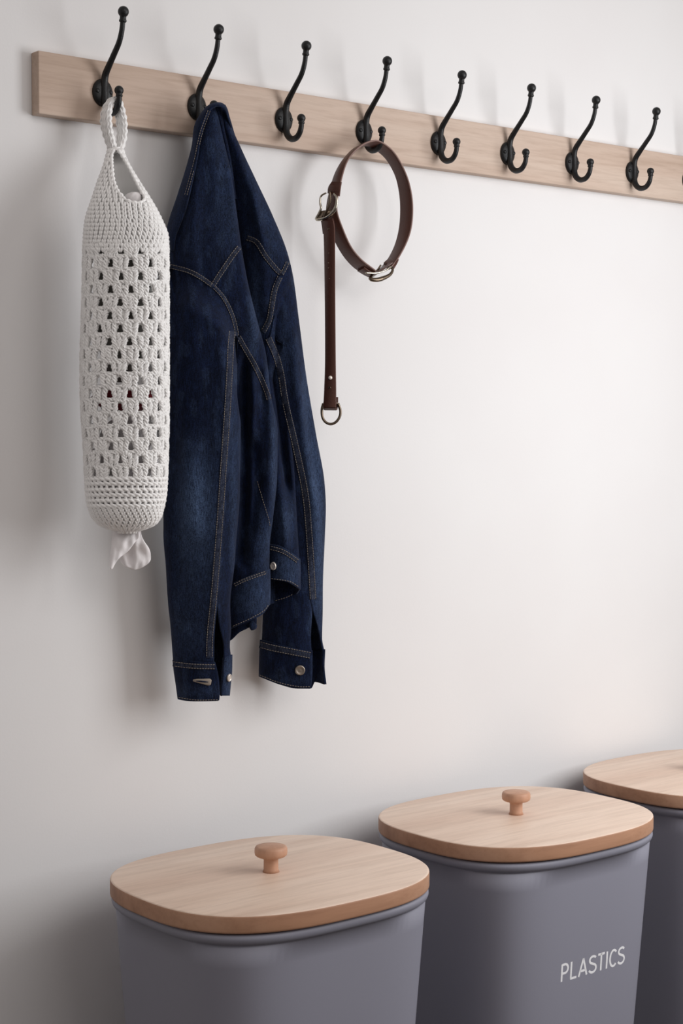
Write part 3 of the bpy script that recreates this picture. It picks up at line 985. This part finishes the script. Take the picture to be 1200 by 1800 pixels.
# ------------------------------------------------------------------ crocheted bag holder
bg = thing('crochet_bag_holder', tuple(Q(222, 931, .058)), 'white crocheted openwork tube full of plastic bags, hanging from the first hook', 'bag holder')
G_st = np.array([(258, 191, 216, .036, .010), (275, 186, 221, .040, .014), (290, 182, 228, .051, .018), (320, 171, 246, .063, .026), (345, 163, 262, .074, .032), (385, 150, 284, .083, .038), (420, 146.5, 296, .086, .042),
                 (500, 144.5, 297, .086, .044), (560, 143, 297, .086, .044), (640, 140.5, 297, .086, .045), (720, 142, 297, .086, .045), (780, 146, 296, .086, .045), (840, 149, 294, .086, .044),
                 (870, 151, 292, .086, .043), (895, 156, 287, .086, .041), (912, 164, 281, .086, .036), (924, 178, 268, .086, .028), (931, 197, 248, .086, .018), (933, 206, 240, .086, .012)], float)
gL, gR, gd, gt = [curve1(G_st[:, 0], G_st[:, k]) for k in range(1, 5)]


def S(u, py, off=0.0):
    """surface of the holder; u runs round it (0 = right side, .25 = camera side), off = outward metres"""
    u, py, off = np.broadcast_arrays(np.asarray(u, float), np.asarray(py, float), np.asarray(off, float))
    th = 2 * np.pi * u
    L, R_ = gL(py), gR(py)
    c, hw = (L + R_) / 2, (R_ - L) / 2
    cs, sn = np.cos(th), np.sin(th)
    n_ = 2.35
    k = (abs(cs)**n_ + abs(sn)**n_)**(-1 / n_)
    px = c + (hw - 3 + off * 1270) * k * cs
    Dp = depth_of(Q(c, py, gd(py))) - (gt(py) + off) * k * sn
    return CAM + rays(px, py) * Dp[..., None]


AX = lambda py: CAM + rays((gL(py) + gR(py)) / 2, py) * depth_of(Q((gL(py) + gR(py)) / 2, py, gd(py)))[..., None]


def yarn(mb, u, py, off, r, sides=6, flat=1.0):
    P = S(u, py, off)
    ref = P - AX(np.broadcast_to(py, np.shape(P)[:-1]))
    mb.tube(P, r, sides, ref=ref, flat=flat)


opL = pc([(262, 200), (275, 195.5), (300, 197), (323, 201), (340, 210), (348, 217), (354, 228), (357, 240)])
opR = pc([(262, 207), (275, 216), (300, 230), (323, 241), (340, 250), (348, 254), (354, 250), (357, 244)])


def in_open(P, py):
    """is this point in the opening on the camera side"""
    v = P - CAM
    px = 600 + FPX * (v @ RT) / (v @ FW)
    return (py > 263) & (py < 357) & (px > opL(py)) & (px < opR(py))


# dense top: closed sheet plus stitches
dense = MB()
nu, nv = 150, 90
uu = np.linspace(0, 1, nu, endpoint=False)
pyg = np.linspace(258, 436, nv)
SG = S(uu[None, :], pyg[:, None], -.0012)
front = (uu > .0) & (uu < .5)
fl_ = []
for j in range(nv - 1):
    for i in range(nu):
        k = (i + 1) % nu
        pm = (SG[j, i] + SG[j + 1, k]) / 2
        if front[i] and in_open(pm, (pyg[j] + pyg[j + 1]) / 2):
            continue
        fl_.append((j * nu + i, j * nu + k, (j + 1) * nu + k, (j + 1) * nu + i))
dense.add(SG.reshape(-1, 3), fl_)
py0 = 262.0
row = 0
while py0 < 436:
    hw = float((gR(py0) - gL(py0)) / 2)
    n = max(14, int(2 * math.pi * hw * .92 / 9.0))
    rh = 7.2
    for i in range(n):
        u0 = (i + .5 * (row % 2)) / n
        P = S(u0, py0 + 3)
        if 0 < u0 % 1 < .5 and in_open(P, py0 + 3):
            continue
        du = .30 / n
        jit = rng.normal(0, .04, 4) / n
        for sgn in (-1, 1):
            t = np.linspace(0, 1, 5)
            yarn(dense, u0 + sgn * du * (.25 + .75 * t) + jit[sgn], py0 + rh * (1 - t) * 1.15, .0006 + .0012 * np.sin(np.pi * t), .00175 * (.8 + .35 * np.sin(np.pi * t)), 5)
    py0 += rh
    row += 1
# rim yarn round the opening
pts = [(float(opL(y)), y) for y in np.linspace(263, 356, 24)] + [(float(opR(y)), y) for y in np.linspace(356, 263, 24)]
pts = np.array(pts)
uu_ = []
for x, y in pts:
    c, hw = (gL(y) + gR(y)) / 2, (gR(y) - gL(y)) / 2
    uu_.append(math.acos(float(np.clip((x - c) / hw, -.98, .98))) / (2 * math.pi))
rim = MB()
P = S(np.array(uu_), pts[:, 1], .0008)
P = smooth_path(P, 110)
tt = np.linspace(0, 1, 110)
rim.tube(P, .0022 + .0007 * np.sin(tt * 180), 8)
top_part = mk('top_section', dense, M['yarn'], bg)
mk('opening_rim', rim, M['yarn'], top_part)

# openwork: a felted ground with the staggered eyelets left open
NCL, ROWS, Y0, RH = 13, 18, 428.0, 23.0
gn, gm = NCL * 30, ROWS * 14
gu = np.linspace(0, 1, gn, endpoint=False)
gy = Y0 + np.linspace(0, 1, gm + 1) * ROWS * RH
nzg = rng.normal(0, .00045, (gm + 1, gn))
GG = S(gu[None, :], gy[:, None], -.0006 + nzg)
gf = []
for j in range(gm):
    yc = (gy[j] + gy[j + 1]) / 2
    r = int((yc - Y0) // RH)
    ty = (yc - Y0 - r * RH) / RH
    for i in range(gn):
        uc = (gu[i] + .5 / gn) * NCL - .5 * (r % 2) - .5
        dx = abs(uc - round(uc))
        if .24 < ty < .82 and dx < .075 + .105 * (ty - .24) / .58 - (.04 if ty > .76 else 0):
            continue
        k = (i + 1) % gn
        gf.append((j * gn + i, j * gn + k, (j + 1) * gn + k, (j + 1) * gn + i))
ground = MB().add(GG.reshape(-1, 3), gf)
# staggered rows of three-post clusters with a chain along every row
net = MB()
for r in range(ROWS):
    yt, yb = Y0 + r * RH, Y0 + (r + 1) * RH
    for i in range(NCL):
        uc = (i + .5 * (r % 2)) / NCL + rng.normal(0, .012) / NCL
        for j in (-1, 0, 1):
            t = np.linspace(0, 1, 11)
            ucen = uc + (j * (.31 - .10 * t) + rng.normal(0, .02)) / NCL
            ph = rng.uniform(0, 6.28)
            sg = rng.choice((-1, 1))
            dy = rng.normal(0, .8)
            for s_ in (0, 1, 2):
                a = sg * (ph + s_ * 2.094 + t * 9.0)
                bulge = np.sin(np.pi * np.clip(t, .05, .95))
                yarn(net, ucen + (.078 * np.cos(a) + .02 * np.sin(t * 11 + ph)) / NCL, yt + dy + (yb - yt) * (t * 1.08 - .02), .0004 + .0012 * np.sin(a) + .0008 * bulge, .00155 * (.85 + .25 * bulge), 5)
    # chain
    n = NCL * 6 * 8
    t = np.linspace(0, 1, n, endpoint=False)
    for s_ in (0, 1):
        a = t * 2 * np.pi * NCL * 3 + s_ * math.pi
        P = S(t, yt + 1.9 * np.cos(a) + 2.6 * np.sin(t * 2 * np.pi * NCL + r * math.pi) + 1.2 * np.sin(t * 97 + r), .0006 + .0011 * np.sin(a))
        net.tube(P, .0015, 6, ref=P - AX(np.full(n, yt)), closed=True)
for q in range(3400):
    u0, y0 = rng.random(), Y0 + rng.random() * ROWS * RH
    r = int((y0 - Y0) // RH)
    ty = (y0 - Y0 - r * RH) / RH
    uc = u0 * NCL - .5 * (r % 2) - .5
    if .12 < ty < .9 and abs(uc - round(uc)) < .29:
        continue
    ang = rng.uniform(0, 6.28)
    t = np.linspace(-1, 1, 5)
    la, lb = 3.6 * t, 2.2 * (1 - t * t)
    du = (la * math.cos(ang) - lb * math.sin(ang)) / (37 * NCL)
    yarn(net, u0 + du, y0 + la * math.sin(ang) + lb * math.cos(ang), .0012 + .0013 * (1 - t * t), .0012, 5)
ow = mk('openwork_section', net, M['yarn'], bg)
mk('openwork_ground', ground, M['yarn'], ow, solid=.0012)

# bottom band: three rows of small eyelets, then a dense closed base
base = MB()
YB = Y0 + ROWS * RH
rows_y = [YB, YB + 8, YB + 19, YB + 28, YB + 38, YB + 47]
NB = 42
for k, y in enumerate(rows_y):
    n = NB * 8
    t = np.linspace(0, 1, n, endpoint=False)
    for s_ in (0, 1):
        a = t * 2 * np.pi * NB / 2 + s_ * math.pi
        P = S(t, y + 1.5 * np.cos(a), .001 + .0010 * np.sin(a))
        base.tube(P, .0021, 6, ref=P - AX(np.full(n, y)), closed=True)
for k in range(len(rows_y) - 1):
    ya, yb = rows_y[k], rows_y[k + 1]
    for i in range(NB):
        u0 = (i + rng.normal(0, .06) + .5 * (k % 2)) / NB
        t = np.linspace(0, 1, 5)
        yarn(base, u0 + .12 * np.sin(t * 3) / NB, ya + (yb - ya) * t, .0006 + .0008 * np.sin(np.pi * t), .0021, 6)
y = rows_y[-1]
nu, nv = 96, 24
bgd = S(np.linspace(0, 1, nu, endpoint=False)[None, :], np.linspace(rows_y[-1] - 1, 933, nv)[:, None], -.0008)
base.grid(bgd, closed_u=True)
k = 0
while y < 931:
    n = max(16, int(NB * min(1.0, float((gR(y) - gL(y)) / 140))))
    for i in range(n):
        u0 = (i + .5 * (k % 2)) / n
        du = .3 / n
        for sgn in (-1, 1):
            t = np.linspace(0, 1, 5)
            yarn(base, u0 + sgn * du * (.2 + .8 * t), y + 6.5 * (1 - t), .0008 + .001 * np.sin(np.pi * t), .0019, 5)
    y += 5.2
    k += 1
mk('base_section', base, M['yarn'], bg)

# hanging loop, a knitted band over the hook
lc = smooth_path([(200, 270, .032), (194, 250, .032), (188, 228, .031), (186, 205, .030), (190, 187, .030), (197, 177, .031), (203, 176, .031), (208, 185, .032), (212, 202, .033), (214.5, 225, .034), (213, 248, .035), (206, 270, .036)], 80)
C3 = Q(lc[:, 0], lc[:, 1], lc[:, 2])
T = np.gradient(C3, axis=0)
T /= np.linalg.norm(T, axis=1)[:, None]
wdir = np.array([0, -1.0, 0])
N3 = np.cross(T, wdir)
N3 /= np.linalg.norm(N3, axis=1)[:, None]
wv = np.interp(np.linspace(0, 1, 80), [0, .12, .3, .5, .7, .88, 1], [.008, .010, .0125, .0085, .0115, .010, .008])
lb = MB()
th = np.linspace(0, 2 * np.pi, 20, endpoint=False)
bump_ = 1 + .12 * np.sin(np.arange(80) * 1.6)[:, None] * np.cos(th * 4)[None, :]
Gd = C3[:, None] + wdir * (wv[:, None] * np.cos(th) * bump_)[..., None] + N3[:, None] * (.0030 * np.sign(np.sin(th)) * abs(np.sin(th))**.7 * bump_)[..., None]
lb.grid(Gd, closed_u=True)
for kk in (-.7, -.25, .25, .7):
    for side in (-1, 1):
        a = np.arange(80) * 1.3
        lb.tube(C3 + wdir * (wv * (kk + .10 * np.sin(a)))[:, None] + N3 * (side * (.0028 + .0005 * np.cos(a)))[:, None], .0013, 5)
mk('hanging_loop', lb, M['yarn'], bg)

# plastic bags stuffed inside


def crumple(name, yA, yB, k0, mat, label, extra=None, seed=0., sector=None, org=None):
    n1, n2 = 60, 50
    u = np.linspace(0, 1, n1, endpoint=False)[None, :]
    t = np.linspace(0, 1, n2)[:, None]
    py = yA + (yB - yA) * t + 0 * u
    env = np.sin(np.pi * np.clip(t, .02, .98))**.35
    P0 = S(u + 0 * t, py)
    A0 = AX(py)
    nz = np.array([[noise.noise(Vector((math.cos(6.283 * uu__) * 1.6 + seed, math.sin(6.283 * uu__) * 1.6, tt_ * (yB - yA) / 45))) for uu__ in u[0]] for tt_ in t[:, 0]])
    nz = np.abs(nz)
    kk = (k0 - .34 * nz) * env
    G = A0 + (P0 - A0) * kk[..., None]
    mb = MB()
    b = mb.n
    mb.grid(G, closed_u=True)
    mb.f.append(tuple(range(n1))[::-1])
    mb.f.append(tuple((n2 - 1) * n1 + i for i in range(n1)))
    if extra: extra(mb)
    return mk(name, mb, mat, label=label, cat='plastic bag', group='plastic bags stuffed into the crochet holder', origin=org if org is not None else AX(np.array(float(yB))), smooth=True)


crumple('plastic_bag', 350, 672, .76, M['grey_film'], 'crumpled dark grey plastic bag showing through the upper holes of the crochet holder', seed=1.)
crumple('plastic_bag', 678, 726, .80, M['red_film'], 'crumpled dark red plastic bag showing through the middle holes of the crochet holder', seed=2.)


def tail(mb):
    # pinched neck, a pointed flap and a rounded flap hanging below the holder
    def flap(rows, d, amp, seed):
        G = []
        rows = np.array(rows, float)
        ys = np.linspace(rows[0, 0], rows[-1, 0], 40)
        fl, fr_ = curve1(rows[:, 0], rows[:, 1]), curve1(rows[:, 0], rows[:, 2])
        th = np.linspace(0, 2 * np.pi, 40, endpoint=False)
        for y in ys:
            l, r = float(fl(y)), float(fr_(y))
            x = (l + r) / 2 + (r - l) / 2 * np.cos(th)
            z = np.array([noise.noise(Vector((xx / 9 + seed, y / 22, seed))) for xx in x]) * amp
            Dp = depth_of(Q((l + r) / 2, y, d)) - (.0035 * np.sin(th) + z)
            G.append(CAM + rays(x, np.full(40, y)) * Dp[:, None])
        G = np.array(G)
        b = mb.n
        mb.grid(G, closed_u=True)
        mb.f.append(tuple(b + i for i in range(40)))
        mb.f.append(tuple(b + 39 * 40 + i for i in range(40))[::-1])
    flap([(915, 204, 240), (930, 199, 246), (940, 198, 246), (955, 195.5, 236), (970, 194, 224), (982, 193.5, 209), (992, 193.2, 202), (1000.5, 193, 198)], .086, .0035, 3.)
    flap([(915, 206, 240), (930, 203, 247), (942, 206, 249), (952, 208, 254), (962, 209, 261), (972, 209, 264.5), (982, 210, 265), (990, 214, 261), (997, 222, 251), (1001.5, 232, 241)], .082, .0045, 5.)


crumple('plastic_bag', 732, 926, .88, M['film'], 'white plastic bag end dangling out of the bottom of the crochet holder', extra=tail, seed=3.)


def peek(mb):
    pass


pk = MB()
rows = []
for y, l, r in ((337.5, 231, 242), (339.5, 225, 247), (343, 220, 250), (349, 216, 251), (358, 218, 249), (370, 222, 245)):
    th = np.linspace(0, 2 * np.pi, 24, endpoint=False)
    x = (l + r) / 2 + (r - l) / 2 * np.cos(th)
    z = np.array([noise.noise(Vector((xx / 6, y / 8, 4))) for xx in x]) * .003
    Dp = depth_of(Q((l + r) / 2, y, .096)) - (.010 * np.sin(th) + z)
    rows.append(CAM + rays(x, np.full(24, float(y))) * Dp[:, None])
G = np.array(rows)
pk.grid(G, closed_u=True)
pk.f.append(tuple(range(24))[::-1])
pk.f.append(tuple(5 * 24 + i for i in range(24)))
mk('plastic_bag', pk, M['film'], label='tip of a white plastic bag peeking out of the top opening of the crochet holder', cat='plastic bag',
   group='plastic bags stuffed into the crochet holder', origin=Q(233, 368, .07))
